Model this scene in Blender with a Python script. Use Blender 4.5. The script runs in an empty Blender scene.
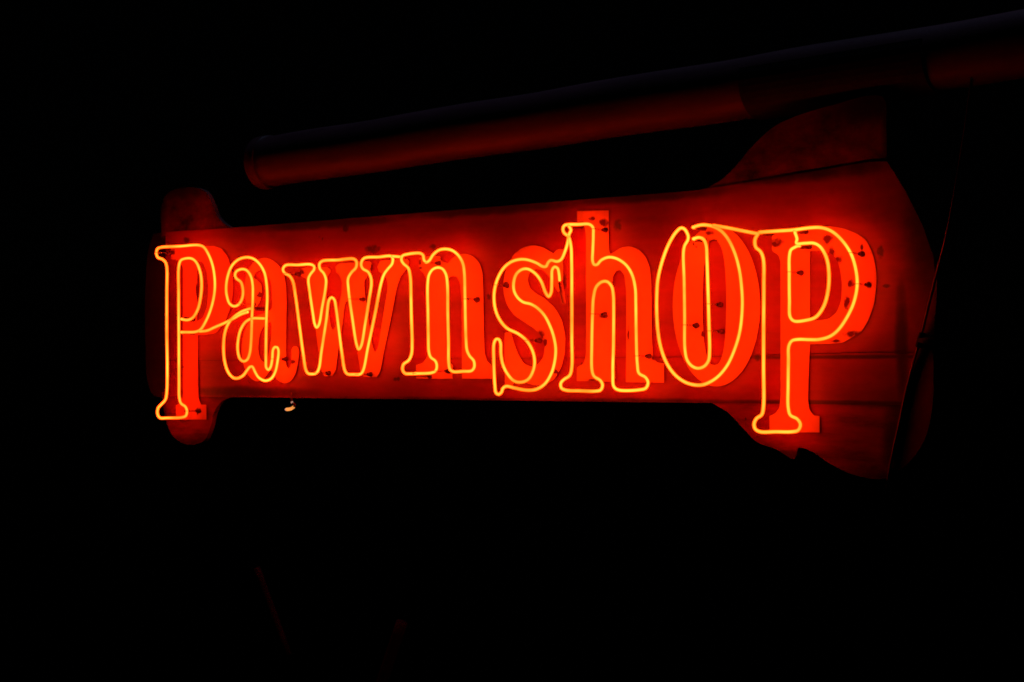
import bpy, bmesh, math, random
from mathutils import Vector, Matrix, geometry

random.seed(7)
scn = bpy.context.scene
col = scn.collection
R = math.radians

# ------------------------------------------------------------------ camera
W, H, F = 1024, 682, 2000.0
cam_d = bpy.data.cameras.new('camera')
cam_d.sensor_width = 36.0
cam_d.lens = 36.0 * F / W
cam_d.clip_start = 0.1
cam_d.clip_end = 500
cam = bpy.data.objects.new('camera', cam_d)
col.objects.link(cam)
CAM = Vector((0, 0, 2.4))
PITCH = math.atan(33 / F)
cam.location = CAM
cam.rotation_euler = (math.pi / 2 + PITCH, 0, 0)
scn.camera = cam
CR = Matrix.Rotation(math.pi / 2 + PITCH, 3, 'X')


def ray(px, py):
    return CR @ Vector(((px - W / 2) / F, -(py - H / 2) / F, -1.0))


def at_depth(px, py, d):
    return CAM + ray(px, py) * d


# ------------------------------------------------------------------ sign frame
# local axes of the sign: x along the board (left to right), z up, -y out of the board towards the street
ANG = R(-39.7)
ORG = at_depth(158, 374, 7.75)
BASE = Matrix.Translation(ORG) @ Matrix.Rotation(ANG, 4, 'Z')
INV = BASE.inverted()
NRM = (BASE.to_3x3() @ Vector((0, -1, 0)))
STAND = 0.072            # tubes stand this far in front of the board


def loc(px, py, w=0.0):
    """local point of the sign where the sight line of (px, py) meets the sheet w in front of the board"""
    r = ray(px, py)
    p0 = ORG + NRM * w
    t = (p0 - CAM).dot(NRM) / r.dot(NRM)
    return INV @ (CAM + r * t)


# ------------------------------------------------------------------ materials
def new_mat(name):
    m = bpy.data.materials.new(name)
    m.use_nodes = True
    nt = m.node_tree
    nt.nodes.clear()
    out = nt.nodes.new('ShaderNodeOutputMaterial')
    return m, nt, nt.nodes, nt.links, out


def emit_mat(name, colr, s):
    m, nt, N, L, out = new_mat(name)
    e = N.new('ShaderNodeEmission')
    tc = N.new('ShaderNodeTexCoord')
    nz = N.new('ShaderNodeTexNoise')
    nz.inputs['Scale'].default_value = 9
    L.new(tc.outputs['Object'], nz.inputs['Vector'])
    rp = N.new('ShaderNodeMapRange')
    rp.inputs['From Min'].default_value = 0.3
    rp.inputs['From Max'].default_value = 0.7
    rp.inputs['To Min'].default_value = s * 0.35
    rp.inputs['To Max'].default_value = s * 1.1
    L.new(nz.outputs['Fac'], rp.inputs['Value'])
    L.new(rp.outputs['Result'], e.inputs['Strength'])
    e.inputs['Color'].default_value = (*colr, 1)
    L.new(e.outputs[0], out.inputs['Surface'])
    return m


def glass_glow(name, colr, s, transp):
    m, nt, N, L, out = new_mat(name)
    e = N.new('ShaderNodeEmission')
    e.inputs['Color'].default_value = (*colr, 1)
    e.inputs['Strength'].default_value = s
    t = N.new('ShaderNodeBsdfTransparent')
    mx = N.new('ShaderNodeMixShader')
    mx.inputs[0].default_value = 1 - transp
    L.new(t.outputs[0], mx.inputs[1])
    L.new(e.outputs[0], mx.inputs[2])
    L.new(mx.outputs[0], out.inputs['Surface'])
    m.cycles.emission_sampling = 'NONE'
    return m


def noise(N, L, vec, scale, detail=4, rough=0.6):
    n = N.new('ShaderNodeTexNoise')
    n.inputs['Scale'].default_value = scale
    n.inputs['Detail'].default_value = detail
    n.inputs['Roughness'].default_value = rough
    L.new(vec, n.inputs['Vector'])
    return n.outputs['Fac']


def math_n(N, L, op, a, b=None):
    n = N.new('ShaderNodeMath')
    n.operation = op
    for k, v in enumerate((a, b)):
        if v is None:
            continue
        if isinstance(v, (int, float)):
            n.inputs[k].default_value = v
        else:
            L.new(v, n.inputs[k])
    return n.outputs[0]


def ramp(N, L, fac, stops):
    r = N.new('ShaderNodeValToRGB')
    e = r.color_ramp.elements
    while len(e) < len(stops):
        e.new(0.5)
    for k, (p, c) in enumerate(stops):
        e[k].position = p
        e[k].color = (*c, 1)
    L.new(fac, r.inputs['Fac'])
    return r.outputs['Color']


def paint_mat(name, stops, rough=0.55, scale=5.0, chip=None, spots=(), shade_stains=(), chipcol=(0.03, 0.004, 0.003), bump=0.15, stretch=(1, 1, 1), spec=0.25):
    """weathered paint: cloudy colour, scratches, chips down to dark wood, named worn spots, joint stains and painted edge shade (x, z, rx, rz)"""
    m, nt, N, L, out = new_mat(name)
    b = N.new('ShaderNodeBsdfPrincipled')
    L.new(b.outputs[0], out.inputs['Surface'])
    tc = N.new('ShaderNodeTexCoord')
    mp = N.new('ShaderNodeMapping')
    mp.inputs['Scale'].default_value = stretch
    L.new(tc.outputs['Object'], mp.inputs['Vector'])
    v = mp.outputs['Vector']
    base = ramp(N, L, noise(N, L, v, scale, 6, 0.65), stops)
    cur = base
    fine = noise(N, L, tc.outputs['Object'], 42, 5, 0.7)
    if chip is not None:
        big = noise(N, L, tc.outputs['Object'], 11, 3, 0.5)
        s = math_n(N, L, 'ADD', math_n(N, L, 'MULTIPLY', fine, 0.55), math_n(N, L, 'MULTIPLY', big, 0.45))
        mask = math_n(N, L, 'GREATER_THAN', s, chip)
        mx = N.new('ShaderNodeMix')
        mx.data_type = 'RGBA'
        L.new(mask, mx.inputs['Factor'])
        L.new(cur, mx.inputs['A'])
        mx.inputs['B'].default_value = (*chipcol, 1)
        cur = mx.outputs['Result']
    if spots:
        sep = N.new('ShaderNodeSeparateXYZ')
        L.new(tc.outputs['Object'], sep.inputs[0])
        rag = math_n(N, L, 'MULTIPLY', math_n(N, L, 'SUBTRACT', noise(N, L, tc.outputs['Object'], 60, 3, 0.6), 0.5), 3.2)
        tot = None
        for (sx, sz, rx, rz) in spots:
            dx = math_n(N, L, 'DIVIDE', math_n(N, L, 'SUBTRACT', sep.outputs['X'], sx), rx)
            dz = math_n(N, L, 'DIVIDE', math_n(N, L, 'SUBTRACT', sep.outputs['Z'], sz), rz)
            d = math_n(N, L, 'ADD', math_n(N, L, 'POWER', math_n(N, L, 'ABSOLUTE', dx), 2.0), math_n(N, L, 'POWER', math_n(N, L, 'ABSOLUTE', dz), 2.0))
            tot = d if tot is None else math_n(N, L, 'MINIMUM', tot, d)
        mr = N.new('ShaderNodeMapRange')
        mr.inputs['From Min'].default_value = 0.3
        mr.inputs['From Max'].default_value = 1.5
        mr.inputs['To Min'].default_value = 1.0
        mr.inputs['To Max'].default_value = 0.0
        L.new(math_n(N, L, 'ADD', tot, rag), mr.inputs['Value'])
        mx = N.new('ShaderNodeMix')
        mx.data_type = 'RGBA'
        L.new(mr.outputs['Result'], mx.inputs['Factor'])
        L.new(cur, mx.inputs['A'])
        mx.inputs['B'].default_value = (*chipcol, 1)
        cur = mx.outputs['Result']
    if shade_stains:  # joint stains, plus falling light at board edges put into the colour
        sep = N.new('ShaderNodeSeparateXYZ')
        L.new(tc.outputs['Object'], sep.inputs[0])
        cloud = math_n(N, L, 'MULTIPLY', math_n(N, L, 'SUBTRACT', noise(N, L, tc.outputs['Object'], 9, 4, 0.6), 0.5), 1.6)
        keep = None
        for (sx, sz, rx, rz) in shade_stains:
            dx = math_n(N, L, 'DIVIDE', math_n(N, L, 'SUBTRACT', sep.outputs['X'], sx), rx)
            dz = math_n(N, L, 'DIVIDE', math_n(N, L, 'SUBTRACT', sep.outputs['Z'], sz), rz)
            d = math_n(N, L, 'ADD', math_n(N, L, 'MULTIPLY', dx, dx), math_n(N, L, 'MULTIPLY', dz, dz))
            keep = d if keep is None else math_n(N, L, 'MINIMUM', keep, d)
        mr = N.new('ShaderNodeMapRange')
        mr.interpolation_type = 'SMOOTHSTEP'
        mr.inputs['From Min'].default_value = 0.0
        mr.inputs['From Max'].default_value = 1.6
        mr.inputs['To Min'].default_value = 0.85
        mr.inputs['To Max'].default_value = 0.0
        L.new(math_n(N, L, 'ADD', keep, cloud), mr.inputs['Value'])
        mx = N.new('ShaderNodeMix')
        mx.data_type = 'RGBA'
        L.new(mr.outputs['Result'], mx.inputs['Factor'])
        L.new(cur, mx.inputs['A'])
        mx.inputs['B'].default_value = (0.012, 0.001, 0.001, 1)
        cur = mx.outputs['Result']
    L.new(cur, b.inputs['Base Color'])
    b.inputs['Roughness'].default_value = rough
    b.inputs['Specular IOR Level'].default_value = spec
    bp = N.new('ShaderNodeBump')
    bp.inputs['Strength'].default_value = bump
    bp.inputs['Distance'].default_value = 0.004
    L.new(fine, bp.inputs['Height'])
    L.new(bp.outputs[0], b.inputs['Normal'])
    return m


CORE = emit_mat('neon_gas', (1.0, 0.0268, 0.0024), 54.0)
HALO = glass_glow('neon_sheath', (1.0, 0.21, 0.006), 1.6, 0.6)
SHELL = glass_glow('neon_glass', (1.0, 0.05, 0.0), 1.5, 0.8)
STUB = emit_mat('dim_neon_gas', (1.0, 0.33, 0.07), 1.5)
STUBW = emit_mat('pale_lit_glass', (1.0, 0.45, 0.32), 0.8)
BSPOTS = BOARD = BOARD2 = BOARD3 = None   # painted boards are made below, once the sign frame is known
LETTER_STOPS = [(0.25, (0.62, 0.28, 0.03)), (0.5, (0.75, 0.34, 0.04)), (0.75, (0.82, 0.40, 0.05))]
DARK = paint_mat('dark_metal', [(0.35, (0.03, 0.008, 0.007)), (0.65, (0.16, 0.03, 0.024))], 0.6, 45)
BLACKOUT = paint_mat('blackout_paint', [(0.3, (0.05, 0.012, 0.01)), (0.7, (0.12, 0.03, 0.02))], 0.25, 20, bump=0.05)
FROST = paint_mat('frosted_electrode_glass', [(0.3, (0.25, 0.06, 0.05)), (0.7, (0.7, 0.3, 0.28))], 0.25, 30, bump=0.05)
RUBBER = paint_mat('cable_rubber', [(0.3, (0.09, 0.015, 0.015)), (0.7, (0.16, 0.03, 0.03))], 0.4, 20)
BEAM = paint_mat('weathered_dark_beam', [(0.3, (0.030, 0.010, 0.016)), (0.5, (0.078, 0.024, 0.036)), (0.7, (0.125, 0.038, 0.056))], 0.5, 3.0, None, bump=0.25, stretch=(0.35, 2, 2), spec=0.08)


def post_glass():
    m, nt, N, L, out = new_mat('clear_post_glass')
    t = N.new('ShaderNodeBsdfTransparent')
    t.inputs['Color'].default_value = (0.8, 0.7, 0.7, 1)
    g = N.new('ShaderNodeBsdfGlossy')
    g.inputs['Roughness'].default_value = 0.12
    nz = N.new('ShaderNodeTexNoise')
    nz.inputs['Scale'].default_value = 60
    mr = N.new('ShaderNodeMapRange')
    mr.inputs['To Min'].default_value = 0.05
    mr.inputs['To Max'].default_value = 0.25
    L.new(nz.outputs['Fac'], mr.inputs['Value'])
    mx = N.new('ShaderNodeMixShader')
    L.new(mr.outputs['Result'], mx.inputs[0])
    L.new(t.outputs[0], mx.inputs[1])
    L.new(g.outputs[0], mx.inputs[2])
    L.new(mx.outputs[0], out.inputs['Surface'])
    return m


POST = post_glass()


# ------------------------------------------------------------------ mesh helpers
def link(name, bm, mats, parent=None, smooth=False):
    me = bpy.data.meshes.new(name)
    bmesh.ops.recalc_face_normals(bm, faces=bm.faces)
    bm.to_mesh(me)
    bm.free()
    for m in (mats if isinstance(mats, (list, tuple)) else [mats]):
        me.materials.append(m)
    if smooth:
        for p in me.polygons:
            p.use_smooth = True
    o = bpy.data.objects.new(name, me)
    col.objects.link(o)
    if parent is not None:
        o.parent = parent
    return o


def catmull(pts, step, closed=False):
    """evenly sampled centripetal Catmull-Rom spline through the points"""
    n = len(pts)
    P = [Vector(p) for p in pts]
    if closed:
        get = lambda i: P[i % n]
        segs = n
    else:
        ext = [P[0] * 2 - P[1]] + P + [P[-1] * 2 - P[-2]]
        get = lambda i: ext[i + 1]
        segs = n - 1
    out = []
    for i in range(segs):
        p0, p1, p2, p3 = get(i - 1), get(i), get(i + 1), get(i + 2)
        t0 = 0.0
        t1 = t0 + max((p1 - p0).length, 1e-6) ** 0.5
        t2 = t1 + max((p2 - p1).length, 1e-6) ** 0.5
        t3 = t2 + max((p3 - p2).length, 1e-6) ** 0.5
        k = max(1, int(round((p2 - p1).length / step)))
        for j in range(k):
            t = t1 + (t2 - t1) * j / k
            a1 = p0 * ((t1 - t) / (t1 - t0)) + p1 * ((t - t0) / (t1 - t0))
            a2 = p1 * ((t2 - t) / (t2 - t1)) + p2 * ((t - t1) / (t2 - t1))
            a3 = p2 * ((t3 - t) / (t3 - t2)) + p3 * ((t - t2) / (t3 - t2))
            b1 = a1 * ((t2 - t) / (t2 - t0)) + a2 * ((t - t0) / (t2 - t0))
            b2 = a2 * ((t3 - t) / (t3 - t1)) + a3 * ((t - t1) / (t3 - t1))
            out.append(b1 * ((t2 - t) / (t2 - t1)) + b2 * ((t - t1) / (t2 - t1)))
    if not closed:
        out.append(P[-1])
    return out


def sweep(bm, pts, r, sides=10, closed=False, mat=0, cap=True):
    n = len(pts)
    rad = r if callable(r) else (lambda t: r)
    rings = []
    up = None
    for i, p in enumerate(pts):
        if closed:
            t = pts[(i + 1) % n] - pts[i - 1]
        else:
            t = pts[min(i + 1, n - 1)] - pts[max(i - 1, 0)]
        if t.length < 1e-9:
            t = Vector((1, 0, 0))
        t.normalize()
        if up is None:
            up = Vector((0, 1, 0)) if abs(t.y) < 0.9 else Vector((0, 0, 1))
        up = up - t * up.dot(t)
        if up.length < 1e-6:
            up = Vector((0, 0, 1)) - t * t.z
        up.normalize()
        s = t.cross(up)
        rr = rad(i / max(1, n - 1))
        rings.append([bm.verts.new(p + (up * math.cos(a) + s * math.sin(a)) * rr)
                      for a in (2 * math.pi * k / sides for k in range(sides))])
    m = n if closed else n - 1
    for i in range(m):
        a, b = rings[i], rings[(i + 1) % n]
        if closed and i == n - 1:     # match the twist of the closing ring
            best = min(range(sides), key=lambda q: (a[0].co - b[q].co).length)
            b = b[best:] + b[:best]
        for k in range(sides):
            f = bm.faces.new((a[k], a[(k + 1) % sides], b[(k + 1) % sides], b[k]))
            f.material_index = mat
    if cap and not closed:
        for ring in (rings[0], rings[-1]):
            f = bm.faces.new(ring)
            f.material_index = mat


def plate(bm, poly, thick, front=0.0):
    """polygon of local (x, z) points as a slab: front face at y=-front, back at y=-front+thick"""
    fr = [bm.verts.new((x, -front, z)) for x, z in poly]
    bk = [bm.verts.new((x, -front + thick, z)) for x, z in poly]
    tri = geometry.tessellate_polygon([[Vector((x, z, 0)) for x, z in poly]])
    for a, b, c in tri:
        bm.faces.new((fr[a], fr[b], fr[c]))
        bm.faces.new((bk[c], bk[b], bk[a]))
    n = len(poly)
    for i in range(n):
        j = (i + 1) % n
        bm.faces.new((fr[i], fr[j], bk[j], bk[i]))


def sheet(bm, loops, y):
    """filled outline with holes, one paint layer at depth y"""
    vs = []
    for lp in loops:
        vs += [bm.verts.new((x, y, z)) for x, z in lp]
    ed = []
    k = 0
    for lp in loops:
        n = len(lp)
        ed += [bm.edges.new((vs[k + i], vs[k + (i + 1) % n])) for i in range(n)]
        k += n
    bmesh.ops.triangle_fill(bm, use_beauty=True, use_dissolve=False, edges=ed)


def tag(o, label=None, cat=None, group=None, kind=None):
    for k, v in (('label', label), ('category', cat), ('group', group), ('kind', kind)):
        if v:
            o[k] = v


# ------------------------------------------------------------------ the sign
def spot(px, py, rx, ry):
    p = loc(px, py, 0.003)
    q = loc(px + rx, py, 0.003)
    s = loc(px, py - ry, 0.003)
    return (p.x, p.z, abs(q.x - p.x), abs(s.z - p.z))


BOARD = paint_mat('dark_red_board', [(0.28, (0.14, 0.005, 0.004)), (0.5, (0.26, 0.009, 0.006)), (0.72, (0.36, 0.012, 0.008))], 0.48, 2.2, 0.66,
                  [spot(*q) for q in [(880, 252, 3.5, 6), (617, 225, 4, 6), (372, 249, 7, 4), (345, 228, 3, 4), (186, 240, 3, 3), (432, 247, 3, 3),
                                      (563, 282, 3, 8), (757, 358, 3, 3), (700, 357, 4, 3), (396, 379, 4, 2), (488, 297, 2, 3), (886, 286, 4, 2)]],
                  shade_stains=[spot(*q) for q in [(838, 357, 110, 2.4), (815, 402.5, 130, 2.8), (932, 225, 30, 80), (901, 340, 7, 60), (250, 392, 70, 6), (640, 402, 120, 4), (450, 401, 150, 4), (320, 223, 90, 6), (480, 209, 110, 7), (640, 196, 100, 7), (790, 172, 110, 11)]],  # stains along joints; the others paint cable shade and fading light at edges
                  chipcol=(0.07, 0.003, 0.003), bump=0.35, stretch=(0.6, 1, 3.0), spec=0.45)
BOARD2 = paint_mat('edge_shaded_red_board', [(0.34, (0.10, 0.004, 0.003)), (0.5, (0.24, 0.008, 0.006)), (0.68, (0.36, 0.011, 0.008))], 0.7, 5.0, 0.64,
                   shade_stains=[spot(*q) for q in [(187, 450, 60, 14), (160, 425, 6, 30), (880, 484, 60, 16), (895, 440, 14, 50), (780, 455, 40, 5)]], bump=0.35, stretch=(0.6, 1, 3.0))  # rims of the lower flares darkened in colour, as light fades there
BOARD5 = paint_mat('worn_red_strip', [(0.3, (0.10, 0.004, 0.004)), (0.7, (0.24, 0.008, 0.007))], 0.7, 6.0, bump=0.3)
BOARD4 = paint_mat('glow_strip_board', [(0.25, (0.02, 0.001, 0.001)), (0.5, (0.03, 0.0015, 0.001)), (0.75, (0.042, 0.002, 0.002))], 0.75, 6.0, bump=0.3)  # dark tone set so the added strip imitates the tubes' spreading glow
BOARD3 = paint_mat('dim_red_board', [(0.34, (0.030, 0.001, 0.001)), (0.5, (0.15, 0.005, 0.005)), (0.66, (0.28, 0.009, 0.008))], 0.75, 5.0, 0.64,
                   shade_stains=[spot(*q) for q in [(185, 182, 60, 16), (158, 205, 7, 30), (872, 100, 60, 24), (890, 130, 10, 60)]], bump=0.35, stretch=(1, 1, 1.6))  # darker tones and blackened rims paint the light fading over the upper flares

sign = bpy.data.objects.new('neon_sign', None)
col.objects.link(sign)
sign.matrix_world = BASE
tag(sign, 'glowing red neon pawnshop sign with outlined tube letters on a dark wooden board', 'neon sign')


def top_y(x):
    if x < 230:
        return 228 + (230 - x) * 0.06
    if x < 700:
        return 228 - (x - 230) * 38 / 470
    return 190 - (x - 700) * 30 / 180


def bot_y(x):
    return 397 + (x - 230) * 0.0125


def L2(px, py, w=0.0):
    p = loc(px, py, w)
    return (p.x, p.z)


# planks of the long middle panel, real gaps between them
fr = [0.0, 0.783, 1.0]
right_x = lambda y: 886 + 50 * (1 - ((272 - y) / 112) ** 1.5) if y < 272 else 936
gap = lambda x: 0.15 + max(0.0, (x - 380) / 500) * 0.35
bm = bmesh.new()
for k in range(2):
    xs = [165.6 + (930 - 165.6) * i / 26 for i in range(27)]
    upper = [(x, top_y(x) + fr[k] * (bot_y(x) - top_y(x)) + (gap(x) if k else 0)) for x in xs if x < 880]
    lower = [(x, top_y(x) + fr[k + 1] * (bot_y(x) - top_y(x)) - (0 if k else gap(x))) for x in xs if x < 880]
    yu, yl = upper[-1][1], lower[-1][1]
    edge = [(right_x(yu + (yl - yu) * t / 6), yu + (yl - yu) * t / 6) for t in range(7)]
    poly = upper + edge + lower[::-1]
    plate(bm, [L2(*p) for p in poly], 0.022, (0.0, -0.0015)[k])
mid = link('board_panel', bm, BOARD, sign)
bm = bmesh.new()      # battens behind the joints
plate(bm, [L2(*p) for p in [(300, 345), (925, 341), (925, 363), (300, 365)]], 0.012, -0.0235)
plate(bm, [L2(*p) for p in [(712, 392), (925, 392), (925, 415), (722, 409)]], 0.012, -0.0235)
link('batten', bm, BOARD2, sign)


def end_panel(pts, mat, front, label):
    sm = [(p.x, p.y) for p in catmull([Vector((x, y, 0)) for x, y in pts], 4)]
    bm = bmesh.new()
    plate(bm, [L2(*p) for p in sm], 0.02, front)
    o = link('end_panel', bm, mat, sign)
    tag(o, label)
    return o


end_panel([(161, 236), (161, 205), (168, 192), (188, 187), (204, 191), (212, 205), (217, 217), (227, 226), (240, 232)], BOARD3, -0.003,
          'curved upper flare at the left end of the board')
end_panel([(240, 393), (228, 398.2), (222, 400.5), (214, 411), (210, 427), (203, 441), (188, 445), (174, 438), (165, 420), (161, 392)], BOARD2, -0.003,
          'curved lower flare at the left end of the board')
end_panel([(169, 231), (169, 310), (169, 396), (152, 395), (146, 380), (144, 340), (144, 290), (147, 250), (152, 234)], BOARD4, -0.0065,  # strip added beyond the board's end to carry the tubes' halo
          'dark rounded strip added at the left end of the board for the tube glow')
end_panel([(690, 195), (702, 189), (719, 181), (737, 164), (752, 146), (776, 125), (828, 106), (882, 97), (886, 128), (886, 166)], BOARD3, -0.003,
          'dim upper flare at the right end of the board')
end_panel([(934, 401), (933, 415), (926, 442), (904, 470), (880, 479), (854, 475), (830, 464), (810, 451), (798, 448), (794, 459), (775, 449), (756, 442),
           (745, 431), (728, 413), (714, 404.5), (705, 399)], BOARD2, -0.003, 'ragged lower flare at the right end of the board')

end_panel([(938, 262), (928, 300), (918, 340), (912, 363), (905, 390), (898, 424), (892, 452), (888, 474), (904, 467.5), (924, 442), (933, 406), (934, 340), (937, 300)], BOARD5, 0.003,
          'raised curved edge strip at the right end of the board')

# ------------------------------------------------------------------ traced tube paths (photo pixels), closed or open
T = {}
T['P1'] = [(181.5, 319.2), (187.4, 320), (192.5, 317.8), (197.6, 309.7), (200.5, 298), (201.6, 284.8), (200.5, 273.1), (196.1, 262.1), (191.7, 258.6),
           (185.9, 258.4), (181, 260.2), (178.9, 265.8), (178.6, 293.6), (178.8, 335), (179, 381.3), (179.3, 397.4), (181.1, 403.5), (185.2, 406.5),
           (186.9, 410.6), (185.9, 415.7), (182.2, 417.3), (167.6, 417.9), (160, 417.8), (157.6, 414.2), (158.1, 408), (161, 404.7), (165.4, 399.6),
           (166.8, 391.5), (167.3, 366.6), (166.8, 335), (166.8, 293.6), (166.8, 267.2), (165.4, 262.1), (161.7, 258.9), (158.1, 257.7), (156.3, 253.3),
           (157.6, 248.7), (161, 247.3), (179.3, 246.3), (198.5, 245.2), (203.5, 247), (207.9, 253.3), (212.3, 264.3), (214.7, 279), (214.5, 292.1),
           (211.5, 306.8), (206.4, 320), (200.5, 329.5), (196, 331.7), (181.5, 332.2)]
T['a'] = [(248.7, 309), (241.7, 311.6), (235, 316), (230.5, 320.5), (227.6, 325), (224.7, 333.5), (223.5, 347.6), (224.7, 361.6), (228.2, 372.2), (232.9, 377.5),
          (237, 378.4), (242.9, 375.7), (247, 370.4), (249.9, 366.9), (252.3, 366.6), (254.6, 371), (258.7, 377.5), (265.2, 380.7), (271, 378.7),
          (275.1, 372.2), (277.5, 361.6), (278.4, 350), (277.1, 347.3), (274.9, 347), (273.1, 349.5), (272.2, 359.3), (270.4, 367.5), (268.3, 369.9),
          (266.2, 367.5), (265.9, 360.5), (266.1, 333.5), (266.7, 310), (267.2, 297.8), (266.6, 284.9), (264.6, 273.2), (259.9, 264.4), (253.4, 258.8),
          (246.4, 257.3), (238.2, 259.7), (231.7, 266.1), (227.6, 276.7), (226.1, 288.4), (227, 296.6), (229.6, 303.7), (234.1, 306.3), (238.8, 304.3),
          (242.3, 297.8), (242.9, 289.6), (240.8, 282), (236.4, 278.5), (235, 275.3), (236.4, 271.4), (241.7, 269.1), (246.4, 270.2), (250.5, 275.5),
          (252.5, 283.7), (252.8, 297.8), (252, 315.4), (251.7, 325), (251.1, 340.5), (249.7, 353.4), (247, 359.9), (243.5, 361.3), (239.9, 358.7),
          (237.8, 351.1), (237.9, 341.7), (240.5, 330), (245.2, 322.3), (249.9, 319.2), (253, 318.4)]
T['w'] = [(285.3, 265.5), (298, 264.9), (310.5, 264.4), (314, 266.2), (314, 269.6), (310.8, 273.7), (308.5, 278.5), (309.9, 292.9), (313, 314), (314.7, 324),
          (316.7, 327.6), (318.8, 325), (322.2, 307), (325.6, 287.4), (325.9, 279.2), (323.5, 273), (320.1, 269.2), (319.4, 264.1), (322.2, 261.1),
          (337.9, 260), (353.6, 258.9), (356.4, 261.4), (355.9, 267.6), (351.6, 272.3), (348.1, 278.5), (348.4, 288.8), (352.3, 318), (356.8, 345.2),
          (358.7, 349.4), (361.1, 346), (365.2, 323.7), (368.5, 303), (371.4, 283.3), (370.7, 277.1), (368, 271.9), (362.8, 268.7), (361.1, 264.1),
          (363.9, 258.4), (378.9, 257), (391, 256.2), (392.8, 258.5), (392, 264), (388.5, 268.2), (384.4, 273.7), (381.4, 282), (374.8, 315), (368, 346.9),
          (363.2, 370.2), (360.5, 374), (353.6, 374.4), (347.6, 374), (345, 370.8), (342, 353.8), (338.5, 327), (336, 308), (334.3, 299.7), (331.7, 297.4),
          (329.2, 299.7), (326.3, 320), (321.5, 351), (318.8, 368.8), (316, 373.2), (308.5, 373.6), (306.2, 370.8), (303, 352.4), (299.2, 324),
          (295.5, 296), (292.7, 281), (289.4, 275.8), (284.6, 273), (282.9, 269.6)]
T['n'] = [(410.2, 373.8), (405, 373.4), (402.5, 369.4), (403.6, 364.2), (408.6, 360.4), (411.5, 354), (412.1, 343), (411.3, 315), (411, 300.5), (410.2, 276.3),
          (408.2, 268.1), (403.5, 263.7), (401.4, 259.8), (402.4, 255.9), (406, 254.5), (420.3, 253.3), (423.1, 255.4), (423.9, 259.8), (426, 262.4),
          (429.1, 260.7), (433.5, 254.3), (439, 250.1), (445.1, 249), (452.2, 250.5), (458.3, 255.4), (462.7, 263.1), (464.3, 273), (464.9, 295),
          (465.4, 320), (466, 339.7), (467.1, 350.7), (469.8, 356.2), (473.7, 360.8), (474.2, 367.2), (471.6, 370.7), (463.2, 371.3), (453.3, 371.6),
          (450, 369.2), (448.7, 362.8), (448.4, 343), (447.7, 312), (447.3, 284), (445.8, 274.1), (442.3, 268.8), (437.9, 267.5), (433, 269.2),
          (429.1, 274.7), (427.7, 284), (428, 315), (428.3, 335), (428.9, 351.8), (430.8, 357.3), (435.2, 360.8), (436.8, 365.2), (435.9, 370.3),
          (432.5, 372.5), (415, 373.6)]
T['s'] = [(569.2, 226.6), (571, 230), (569.2, 234), (568, 241), (565.7, 249.4), (561, 259.6), (557, 261.5), (550.8, 260.3), (548.1, 262.6), (546.1, 266.4),
          (543, 266.6), (536.3, 262.9), (526.9, 259.7), (519.9, 259.4), (511.7, 261.7), (504.1, 267.6), (497.6, 278.7), (494.3, 291.6), (494.3, 303.4),
          (496.4, 312.8), (500.5, 321), (507, 328.2), (518.7, 334.1), (526.9, 341.1), (532.8, 351.7), (534.6, 362.3), (532.8, 371.6), (528.1, 379.3),
          (521.1, 382.2), (514, 380.8), (507.6, 374), (502.9, 364.6), (500.9, 354), (500.5, 343), (498.8, 339.4), (496.2, 339.2), (494.1, 343),
          (493.8, 361.1), (494.9, 385.7), (496, 392.8), (498.8, 394.4), (501.5, 392.2), (502.9, 388.3), (506.2, 386.2), (515.2, 388.1), (526.9, 390.2),
          (536.3, 389.2), (544.6, 384), (551, 374), (554.5, 362.3), (555.7, 349.3), (553.9, 337.6), (550.4, 327), (544.5, 315.6), (537.5, 308.1),
          (530.5, 304), (523.4, 302.2), (517.6, 297.5), (514, 290.5), (513.7, 282.3), (516.4, 274), (522.3, 269.3), (528.1, 269.1), (535.2, 273.5),
          (541, 281.1), (545.7, 292.8), (548.7, 296.5), (551, 292.8), (551.8, 279.9), (552.2, 269.8), (554.5, 266.8), (557.5, 268.2), (559, 274), (559.7, 281)]
T['h'] = [(568.3, 224.6), (578, 224.4), (589.2, 224.3), (592.8, 227.3), (593.3, 235), (592.8, 250), (592.6, 261), (594, 264.5), (596.9, 264.7), (601.3, 260.1),
          (608.7, 257.2), (617.5, 259), (626.3, 265.3), (632.1, 274.8), (635.2, 288), (635.8, 304), (636.1, 329.3), (637.3, 364), (639, 373.3), (645.3, 377.2),
          (648, 382.1), (646, 388), (639.5, 389.8), (618, 389.8), (613.8, 386.5), (612.8, 373.3), (613.4, 344), (613.6, 305), (613.3, 295.5), (611.6, 286.5),
          (607.2, 281.7), (602.1, 281.7), (596.5, 286.5), (593.6, 296.8), (592.5, 314.7), (591.8, 344), (592.1, 371), (594.2, 376.3), (600.4, 380.5),
          (602.5, 385.1), (600.6, 390), (595.5, 391.1), (580, 390.8), (566.1, 390.2), (561.4, 388), (560.8, 383.2), (563.9, 379.5), (569.6, 375.5),
          (571.7, 368), (571.8, 340), (571.8, 300), (571.6, 262), (570.8, 245), (568.3, 236.4), (564.2, 233), (562.9, 229.3), (564.2, 225.6)]
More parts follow.
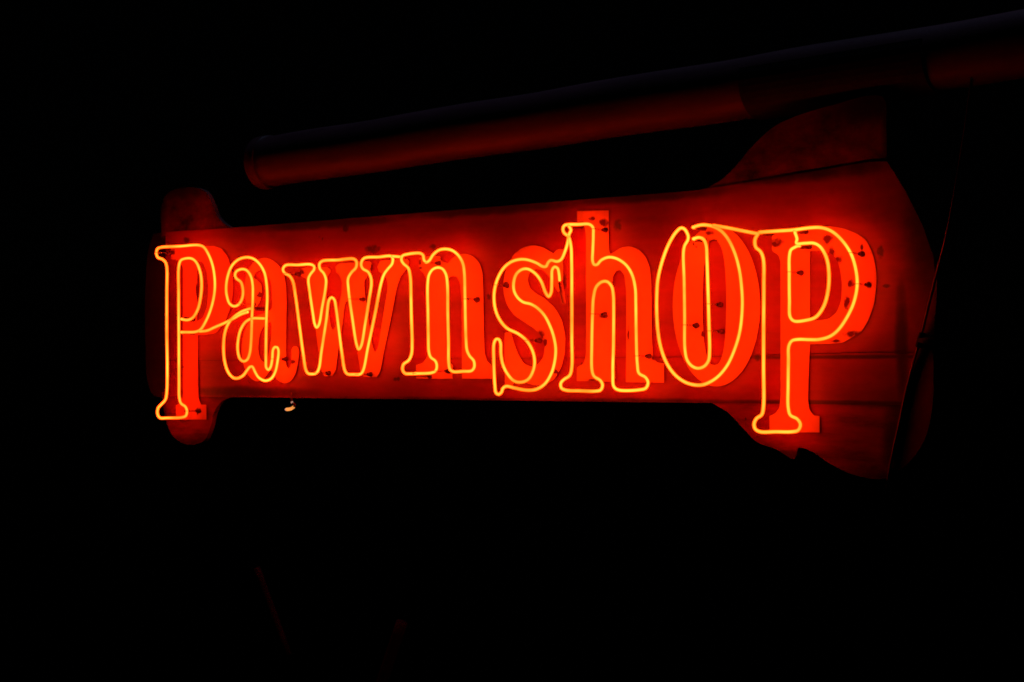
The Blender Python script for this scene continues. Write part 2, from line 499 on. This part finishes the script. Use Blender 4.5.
T['O'] = [(693.8, 226.9), (701.8, 224.9), (712.3, 226.2), (720.9, 230.8), (728.2, 239.4), (734.8, 253.3), (739.4, 270.4), (741.6, 287.6), (742.3, 305),
          (740, 330.4), (734.8, 348.8), (726.8, 366), (716.3, 377.9), (704.4, 384.3), (696.5, 385.1), (685.9, 382.5), (675.4, 375.2), (666.8, 363.4),
          (660.8, 347.5), (657.8, 330.4), (656.7, 310), (656.8, 295), (657.8, 280), (662.2, 261.2), (668.8, 244), (676, 232.2), (681.1, 227.9),
          (684.6, 229.2), (688.2, 236.1), (687.7, 240.3), (684.8, 245.4), (683.5, 252), (684.1, 281), (684.6, 315), (685, 350), (687.2, 360.1),
          (691.9, 366), (697.8, 368.3), (704.2, 366.3), (708.4, 360.7), (709.6, 351), (709, 326.4), (708.1, 294.2), (707, 261.2), (706, 245),
          (703.4, 239.2), (699.1, 237.4), (694.1, 238.5)]
T['P2'] = [(761.1, 232.1), (778, 231), (792.8, 230), (810.4, 227.8), (821, 227.7), (831.5, 231.2), (842.1, 240.5), (850.9, 253.7), (855.8, 269.6), (857.1, 285.4),
           (853.6, 303), (846, 318.9), (837.5, 330.6), (829.8, 336.4), (819.2, 339.4), (809, 339.6), (798.1, 339.4), (791.9, 340.8), (788.8, 346.1),
           (788.4, 360.2), (788.1, 385), (788.2, 407.7), (790.4, 415.2), (797.2, 419), (800.4, 424.5), (798.1, 430.2), (791.8, 431.7), (776, 431.7),
           (760, 431.7), (755.2, 428.9), (754.1, 423.6), (756.7, 418.3), (761.6, 414.8), (763.4, 407), (763.5, 365), (763.6, 325), (763.8, 285.4), (763.2, 258.5),
           (760.4, 251.4), (755.8, 247.2), (755, 239.6), (758, 233.8)]
T['P2i'] = [(794.9, 232.4), (797, 239), (796.4, 243.3), (805.1, 243.2), (813.9, 243.2), (820.1, 246.7), (826.3, 257.3), (828.9, 273.1), (828, 290.7),
            (823.6, 306.5), (815.7, 317.1), (806.9, 320.1), (794, 321), (790.2, 317), (789.4, 299.5), (789.2, 275), (789.4, 256), (791, 249.8), (796, 246.6)]
CLOSED = {'w', 'h'}
BR = [[(199.5, 331.4), (207.1, 330.6), (214.5, 327.3), (226, 322.3), (234.5, 317.9), (241, 314.3), (248, 312)],
      [(392.2, 256.2), (397, 256.6), (402.2, 257)],
      [(713, 225.4), (717, 226), (729.5, 228.2), (743, 230.9), (756.6, 233.6)]]

RC, RH, RS = 0.0037, 0.0054, 0.0071


def back_bend(path, end, depth=0.006):
    """extra points that turn an open tube end away from the street, towards the board"""
    p, q = (path[0], path[1]) if end == 0 else (path[-1], path[-2])
    d = (p - q).normalized()
    r = 0.006
    pts = []
    for k in range(1, 6):
        a = math.pi / 2 * k / 5
        pts.append(p + d * (r * math.sin(a)) + Vector((0, r * (1 - math.cos(a)), 0)))
    last = pts[-1] + Vector((0, depth, 0))
    pts.append(last)
    return pts


def local_path(px, closed):
    s = catmull([Vector((x, y, 0)) for x, y in px], 1.6, closed)
    return [loc(p.x, p.y, STAND) for p in s]


def tube_mesh(bm, path, closed):
    sweep(bm, path, RC, 8, closed, 0)
    sweep(bm, path, RH, 10, closed, 2, cap=False)
    sweep(bm, path, RS, 10, closed, 1, cap=False)


def electrode(path, end, parent, drop=0.0):
    p, q = (path[0], path[1]) if end == 0 else (path[-1], path[-2])
    d = (p - q).normalized()
    bm = bmesh.new()
    a = p + Vector((0, 0.002, 0))
    z = Vector((a.x, -0.004 if not drop else -0.05, a.z - drop))
    n = 8
    pts = [a.lerp(z, k / n) for k in range(n + 1)]
    sweep(bm, pts, lambda t: 0.0078 if t > 0.25 else 0.0084, 10)
    return link('electrode', bm, FROST if drop else BLACKOUT, parent, True)


def support(px, py, parent, k=0):
    """glass standoff: clip round the tube, clear post, dark base on the board"""
    t = loc(px, py, STAND)
    bm = bmesh.new()
    sweep(bm, [Vector((t.x, -0.001, t.z)), Vector((t.x, -0.010, t.z)), Vector((t.x, -0.013, t.z)), Vector((t.x, -0.022, t.z))],
          lambda q: (0.0082 if q < 0.5 else 0.0058) , 12, mat=0)
    sweep(bm, [Vector((t.x, -0.022, t.z)), Vector((t.x, -STAND + 0.009, t.z))], 0.0036, 8, mat=1)
    # spring wire that ties the tube to its post
    sweep(bm, [t + Vector((0.0095 * math.cos(a), 0.0095 * math.sin(a), 0)) for a in [2 * math.pi * q / 12 for q in range(12)]], 0.0009, 5, True, 0)
    return link('tube_support', bm, [DARK, POST], parent, True)


LET = [('P1', 'neon outline of the capital P at the left end', [(157, 252.5), (186, 411)]),
       ('a', 'neon outline of the small a', [(272.3, 359), (240.8, 304)]),
       ('w', 'neon outline of the small w', [(350.2, 299), (357.6, 374.4), (316, 373), (286, 273.5)]),
       ('n', 'neon outline of the small n', [(464.9, 299), (436, 371), (415.2, 373.6), (426, 262.5)]),
       ('s', 'neon outline of the small s', [(526, 340.3), (494.5, 285)]),
       ('h', 'neon outline of the small h', [(592.5, 314), (636.8, 356), (593, 229)]),
       ('O', 'neon outline of the large O', [(684.5, 325), (709.2, 331), (707.9, 304)]),
       ('P2', 'neon outline of the capital P at the right end', [(857.1, 284), (789.2, 272), (850.5, 253)])]
for key, label, sup in LET:
    bm = bmesh.new()
    paths = []
    for kk in ([key, 'P2i'] if key == 'P2' else [key]):
        cl = kk in CLOSED
        lp = local_path(T[kk], cl)
        tail = [] if kk == 's' else back_bend(lp, 1, 0.058 if kk == 'a' else 0.006)
        full = lp if cl else back_bend(lp, 0)[::-1] + lp + tail
        tube_mesh(bm, full, cl)
        if not cl:
            paths.append(full)
    o = link('neon_letter', bm, [CORE, SHELL, HALO], sign, True)
    tag(o, label)
    for f in paths:
        for e in (0, 1):
            electrode(f, e, o, 0.072 if key == 's' and e == 1 else 0.0)
    for k, (x, y) in enumerate(sup):
        support(x, y, o, k)
for k, b in enumerate(BR):
    bm = bmesh.new()
    tube_mesh(bm, local_path(b, False), False)
    o = link('connecting_tube', bm, [CORE, SHELL, HALO], sign, True)
    tag(o, ('sloping neon link between the capital P and the a', 'short neon link between the w and the n', 'sloping neon link between the O and the capital P')[k])

# ------------------------------------------------------------------ painted letters on the board behind the tubes
def smooth_loop(pts, step=2.0):
    return [(p.x, p.y) for p in catmull([Vector((x, y, 0)) for x, y in pts], step, True)]


def poly_area(p):
    return 0.5 * sum(p[i - 1][0] * p[i][1] - p[i][0] * p[i - 1][1] for i in range(len(p)))


def grow(pts, e):
    """push a closed outline outwards by e pixels"""
    s = 1 if poly_area(pts) > 0 else -1
    out = []
    n = len(pts)
    for i in range(n):
        a, b = Vector(pts[i - 1]), Vector(pts[(i + 1) % n])
        t = (b - a)
        if t.length < 1e-6:
            out.append(pts[i])
            continue
        t.normalize()
        out.append((pts[i][0] + t.y * e * s, pts[i][1] - t.x * e * s))
    return out


def shift(pts, dx, dy):
    return [(x + dx, y + dy) for x, y in pts]


def stem(*p):
    return list(p)


PL = {}
PL['P1'] = [[(171, 246.5), (190, 246), (214, 246), (222, 248.5), (228, 257), (232, 271), (233.5, 288), (231, 306), (225, 322), (216, 333), (208, 334.5), (198, 335),
             (198, 372), (198.6, 398), (201, 404.4), (206.4, 404.7), (206.4, 419.6), (176, 419.6), (176, 405), (181.5, 403), (183, 396), (183, 335), (183, 268), (180, 261),
             (171, 259)],
            [(197.3, 261), (203, 262), (207, 272), (208.6, 290), (207, 307), (203, 318), (197.4, 321)]]
PL['w'] = [shift(smooth_loop(T['w'], 6.0), 16.3, 2.8)]
# the a: outer shape and two counters
a_out = [(248, 310), (246, 302), (244.5, 290), (246, 277), (250, 267), (256, 260.5), (263.5, 258), (271, 259.5), (278, 264.5), (283, 272), (285.6, 283), (286.5, 300),
         (286.2, 330), (286, 357), (286.6, 366), (288.6, 368.5), (290.6, 366), (291.6, 356), (292, 348.6), (294.5, 346.3), (297.6, 347), (298.8, 350.5), (297.6, 363),
         (295, 374.5), (290, 381.5), (284, 383), (277, 379.5), (272.5, 371), (270.5, 370), (265, 377.5), (257, 381.5), (250, 377.5), (245, 369), (242, 355), (242.5, 341),
         (246, 328), (251.5, 320), (258, 315.5), (267, 312), (271.5, 309), (272, 296), (271, 283), (267.5, 275), (262.5, 270.5), (257, 271.5), (254.3, 275.8), (257, 280), (260.8, 284),
         (262, 291), (260.5, 300), (256.5, 306.5), (252, 309)]
PL['a'] = [a_out, [(270.5, 322), (270.8, 342), (269, 355), (265, 362), (261.5, 360.5), (258.5, 352), (258.5, 342), (261, 331), (265, 325)]]
PL['n'] = [[(419, 258), (424, 256.6), (440, 256), (443.5, 262), (448, 263.5), (452, 258.5), (458, 254.8), (465, 253.6), (473, 256), (479.5, 262.5), (482.5, 272), (483.3, 290), (483.8, 330),
            (484.6, 353), (487, 361), (491.6, 365), (492.8, 378.8), (462, 378.8), (462, 340), (461.8, 300), (460.6, 284), (457, 276.5), (452, 275.8), (447.5, 279.5), (445.6, 290), (445.6, 330),
            (446, 356), (449, 362), (453, 365), (453, 378.8), (416, 378.8), (416, 365), (423, 363), (427, 357), (428.4, 345), (428, 300), (427, 281), (424, 273), (419, 269)]]
s_c = [(557, 270), (553, 258), (545, 250), (533, 246)]
PL['s'] = [[(553.5, 253.5), (557, 249.5), (563, 249), (563, 288), (558, 292), (553.5, 284), (549, 276), (543, 270), (536, 268.5), (529.5, 272), (527.5, 280), (530, 288), (536, 293.5), (545, 298.5),
            (555, 308), (562, 320), (565.4, 336), (565, 352), (561.5, 367), (554.5, 379), (545, 385), (535, 385.5), (524, 382), (516, 380.5), (511, 387), (505, 389), (504.6, 333), (511, 331.5),
            (514, 343), (518.5, 355), (524, 363.5), (531, 366.8), (538, 364.5), (543.5, 357), (545, 347), (542, 337), (535, 329), (525, 322.5), (514, 315), (507, 305), (503.4, 293), (503.6, 278),
            (507.5, 264), (514, 254), (523, 247.2), (533, 245), (543, 247)]]
PL['h'] = [[(577, 211), (608.7, 210.3), (608.8, 250), (610.5, 254.2), (614, 252.3), (621, 247.6), (629, 246.2), (638, 248.6), (645.5, 256), (649.8, 267), (651.2, 282), (652, 340), (653, 357),
            (657, 362.5), (664, 363.5), (664, 382.6), (626, 382), (626.4, 330), (626.2, 290), (624.5, 275), (620.5, 270), (616.5, 270.5), (613, 276), (612, 290), (611.6, 330), (612, 358), (615, 363),
            (615.2, 381.5), (577, 380.8), (577, 367.5), (583.5, 364), (586, 356), (586.2, 330), (586, 235), (584.5, 224.5), (577, 221.5)]]
ov = [(716.5 + 43.7 * math.cos(2 * math.pi * k / 60), 306 + 80.5 * math.sin(2 * math.pi * k / 60)) for k in range(60)]
oi = [(714.5 + 11.8 * math.copysign(abs(math.cos(2 * math.pi * k / 48)) ** 0.75, math.cos(2 * math.pi * k / 48)),
       303 + 62 * math.copysign(abs(math.sin(2 * math.pi * k / 48)) ** 0.8, math.sin(2 * math.pi * k / 48))) for k in range(48)]
PL['O'] = [ov, oi]
PL['P2'] = [[(772, 233), (779, 231), (812, 227.5), (830, 226), (845, 228.8), (857, 233.5), (866, 239.5), (873, 254), (876.2, 270), (876.4, 287), (874, 305), (868, 321), (862, 331), (857, 334.5), (850, 338.5),
             (843, 342.6), (828, 343.8), (810, 344.2), (809.2, 360), (808, 400), (809.6, 410), (814, 415.5), (819.6, 416), (819.6, 432.4), (769.5, 432.4), (769.5, 416),
             (775, 413.6), (779.5, 408), (780.6, 396), (780.6, 330), (780.6, 262), (778.5, 255), (772, 251)],
            [(810, 251), (826, 250.8), (834.5, 256), (839.5, 266), (842, 282), (841.4, 300), (837, 312), (829, 319), (818, 320.6), (810, 320.6)]]


SPOTS = {'P2': [(828, 239, 5, 5), (839, 260, 4, 4), (765 + 12, 243, 6, 5), (851, 284, 3, 4), (847, 303, 3, 6), (853, 334, 9, 3.2), (836, 341, 6, 1.6), (832, 252, 3, 5), (862, 247, 1.5, 3)],
         'P1': [(197.5, 290, 1.6, 9), (197.8, 411, 1.2, 3.5), (173, 252, 2.5, 2.5), (204, 331, 3, 2)],
         'a': [(292, 362, 4, 2.2), (260, 295, 3, 3), (256, 277, 2, 2)],
         'w': [(302, 272, 3.5, 3), (330, 264, 1.2, 5), (338, 279, 3.5, 6), (335, 290, 4, 2), (372, 268, 1.4, 6), (380, 259, 4, 2), (375, 379, 4, 2), (331, 380, 3, 1.5)],
         'n': [(477, 300, 2.2, 3), (420, 262, 2, 3), (421, 268, 3, 1.4), (443, 259, 3, 3), (457, 377, 4, 3), (430, 377, 2.5, 2)],
         's': [(541, 335, 4.5, 5), (545, 343, 2.5, 4), (506, 284, 2.5, 2), (556, 372, 3, 2.5), (535, 287, 4, 3), (561, 283, 2.5, 5)],
         'h': [(604, 223, 5, 3.5), (592, 219, 3, 2), (628.5, 333, 1.3, 6), (657, 358, 6, 2.5), (604, 316, 5, 2.2), (618, 380, 6, 1.4), (592, 380, 6, 1.2)],
         'O': [(697, 326, 3, 2.5), (713, 242, 5, 3.5), (710, 233, 4, 3), (703, 334, 2, 3)]}
for idx, (key, label, _) in enumerate(LET):
    loops = PL[key]
    out = []
    for lp in loops:
        if key in ('P1', 'P2', 'h', 'n', 's'):
            # rounded where the outline is finely traced, square at serif corners: light smoothing only
            pts = lp
            n = len(pts)
            res = []
            for i in range(n):
                p0, p1, p2 = Vector(pts[i - 1]), Vector(pts[i]), Vector(pts[(i + 1) % n])
                v1, v2 = (p1 - p0), (p2 - p1)
                ang = v1.angle(v2) if v1.length > 0 and v2.length > 0 else 0
                if ang > R(62):
                    res.append(tuple(p1))
                else:
                    c = min(v1.length, v2.length) * 0.3
                    a, b = p1 - v1.normalized() * c, p1 + v2.normalized() * c
                    for t in (0, 0.25, 0.5, 0.75, 1):
                        m = (a.lerp(p1, t)).lerp(p1.lerp(b, t), t)
                        res.append((m.x, m.y))
            lp = res
        elif key == 'a':
            lp = smooth_loop(lp)
        out.append([L2(x, y, 0.004) for x, y in lp])
    bm = bmesh.new()
    sheet(bm, out, -0.004)
    gk = {'P1': 0.5, 'a': 0.8, 'P2': 0.8}.get(key, 0.9)
    m = paint_mat('letter_paint_' + key, [(p, (c[0], c[1] * gk, c[2])) for p, c in LETTER_STOPS], 0.6, 4.0, 0.66, [spot(*s) for s in SPOTS.get(key, ())], chipcol=(0.10, 0.005, 0.004), bump=0.1)
    o = link('painted_letter', bm, m, sign)
    tag(o, label.replace('neon outline of the', 'flat painted') + ' on the board')

# small lit tube end poking out under the board, below the a
bm = bmesh.new()
a = [loc(x, y, 0.03) for x, y in [(286.6, 409.4), (288.5, 409.3), (291, 408.8), (293.6, 407.0)]]
sweep(bm, a, 0.0058, 8, mat=0)
sweep(bm, [a[0] + (a[0] - a[1]) * 0.5, a[0]], 0.0044, 8, mat=1)
b = [loc(x, y, 0.03) for x, y in [(291.8, 401.6), (292.3, 403.2)]]
sweep(bm, b, 0.0042, 8, mat=1)
cpts = [loc(292.2, 403.2, 0.03), loc(295.5, 404.5, 0.03), loc(294, 406.6, 0.03)]
sweep(bm, cpts, 0.0036, 8, mat=2)
sweep(bm, [loc(291.8, 401.6, 0.03), loc(291.6, 398, 0.026), loc(291.4, 393, 0.003)], 0.003, 8, mat=2)
o = link('tube_end', bm, [STUB, STUBW, DARK], sign, True)
tag(o, 'tiny orange lit tube end hanging under the board below the a')

# ------------------------------------------------------------------ long round beam above the sign
bl, brr = at_depth(265, 163, 7.50), at_depth(1110, 31, 5.40)
ax = (brr - bl)
LEN = ax.length
ax.normalize()
beam = bpy.data.objects.new('eave_beam', None)
col.objects.link(beam)
rotm = ax.to_track_quat('X', 'Z').to_matrix().to_4x4()
beam.matrix_world = Matrix.Translation(bl) @ rotm
tag(beam, 'long dark round beam above the sign with a red glow along its underside', 'beam', kind='thing')
BR_ = 0.095


def on_beam(px):
    """distance along the beam where it passes pixel column px"""
    lo, hi = 0.0, LEN
    for _ in range(40):
        m = (lo + hi) / 2
        v = CR.transposed() @ (bl + ax * m - CAM)
        if W / 2 + F * v.x / -v.z < px:
            lo = m
        else:
            hi = m
    return lo


x1, x2 = on_beam(757), on_beam(938)
for a0, a1 in ((0.0, LEN),):
    bm = bmesh.new()
    n = 40
    pts = [Vector((a0 + (a1 - a0) * k / n, 0.002 * math.sin(k * 1.3), 0.002 * math.sin(k * 0.7))) for k in range(n + 1)]
    sweep(bm, pts, BR_, 40)
    link('beam_roll', bm, BEAM, beam, True)
# black saddle wrapped round the underside of the roll
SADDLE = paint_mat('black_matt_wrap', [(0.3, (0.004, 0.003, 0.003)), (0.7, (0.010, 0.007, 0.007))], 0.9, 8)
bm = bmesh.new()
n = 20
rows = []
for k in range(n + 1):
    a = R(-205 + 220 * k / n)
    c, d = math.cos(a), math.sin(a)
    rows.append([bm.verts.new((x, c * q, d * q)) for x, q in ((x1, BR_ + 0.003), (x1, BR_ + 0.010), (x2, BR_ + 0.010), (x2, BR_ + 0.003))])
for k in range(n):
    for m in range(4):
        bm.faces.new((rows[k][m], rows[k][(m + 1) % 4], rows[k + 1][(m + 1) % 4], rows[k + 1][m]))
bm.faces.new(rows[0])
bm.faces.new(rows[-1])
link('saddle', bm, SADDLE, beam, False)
bm = bmesh.new()
sweep(bm, [Vector((-0.012, 0, 0)), Vector((-0.008, 0, 0)), Vector((0.035, 0, 0)), Vector((0.036, 0, 0))], lambda t: BR_ + 0.006 if t > 0.2 else BR_ - 0.004, 40)
link('end_cap', bm, BEAM, beam, True)

# ------------------------------------------------------------------ cable hanging past the right end of the board
cp = [(972, 78), (965, 130), (956, 185), (946, 238), (939, 265), (930, 300), (920, 340), (913, 365), (906, 392), (899, 425), (893, 452), (889, 474), (887, 488)]
cw = [0.10, 0.09, 0.07, 0.04, 0.024, 0.014, 0.009, 0.0075, 0.007, 0.007, 0.007, 0.004, -0.03]
wpts = [BASE @ loc(x, y, w) for (x, y), w in zip(cp, cw)]
path = catmull(wpts, 0.015)
o0 = path[0].copy()
bm = bmesh.new()
sweep(bm, [p - o0 for p in path], 0.0040, 10)
cable = link('power_cable', bm, RUBBER, None, True)
cable.location = o0
tag(cable, 'thin dark cable hanging down past the right end of the sign board', 'cable', kind='thing')
bm = bmesh.new()
k0 = min(range(len(path)), key=lambda i: (path[i] - BASE @ loc(920, 341, 0.009)).length)
c0 = path[k0] - o0
dirv = (path[k0 + 1] - path[k0]).normalized()
sweep(bm, [c0 - dirv * 0.022, c0 - dirv * 0.018, c0 + dirv * 0.018, c0 + dirv * 0.022], lambda t: 0.0095 if 0.2 < t < 0.8 else 0.007, 12)
side = (BASE.to_3x3() @ Vector((1, 0, 0)))
sweep(bm, [c0, c0 + side * 0.03 + dirv * 0.002, c0 + side * 0.05], lambda t: 0.011 if t < 0.8 else 0.006, 10)
link('cable_clip', bm, SADDLE, cable, True)

# ------------------------------------------------------------------ faint slanted struts in the dark below the sign
STRUT = paint_mat('sooty_iron', [(0.3, (0.014, 0.0015, 0.004)), (0.7, (0.036, 0.004, 0.009))], 0.9, 14, spec=0.0)
for a, b, r, lab in (((257, 568), (289, 655), 0.0125, 'thin dark strut leaning right, barely visible far below the small a'),
                     ((402, 622), (376, 700), 0.021, 'thicker dark strut leaning left, barely visible at the bottom of the frame')):
    p, q = BASE @ loc(*a, -0.15), BASE @ loc(*b, -0.15)
    bm = bmesh.new()
    sweep(bm, [(q - p) * (k / 6) for k in range(7)], r, 12)
    o = link('strut', bm, STRUT, None, True)
    o.location = p
    tag(o, lab, 'strut', kind='thing')

# ------------------------------------------------------------------ night light: a trace of sky and moonlight
w = bpy.data.worlds.new('World')
scn.world = w
w.use_nodes = True
nt = w.node_tree
nt.nodes.clear()
sky = nt.nodes.new('ShaderNodeTexSky')
sky.sky_type = 'NISHITA'
sky.sun_disc = False
sky.sun_elevation = R(40)
sky.sun_rotation = R(150)
bg = nt.nodes.new('ShaderNodeBackground')
bg.inputs['Strength'].default_value = 0.00002
wo = nt.nodes.new('ShaderNodeOutputWorld')
nt.links.new(sky.outputs[0], bg.inputs['Color'])
nt.links.new(bg.outputs[0], wo.inputs['Surface'])
sd = bpy.data.lights.new('moon', 'SUN')
sd.energy = 0.3
sd.angle = R(12)
sd.color = (0.42, 0.6, 1.0)
so = bpy.data.objects.new('moon', sd)
col.objects.link(so)
so.rotation_euler = Vector((-0.1, -0.3, -1)).to_track_quat('-Z', 'Y').to_euler()

scn.view_settings.view_transform = 'Standard'
scn.view_settings.look = 'None'
scn.view_settings.exposure = 0
scn.render.engine = 'CYCLES'
scn.cycles.use_denoising = True
scn.cycles.use_adaptive_sampling = False
scn.cycles.sample_clamp_indirect = 0
scn.cycles.max_bounces = 6
scn.cycles.transparent_max_bounces = 12
scn.cycles.filter_width = 1.7
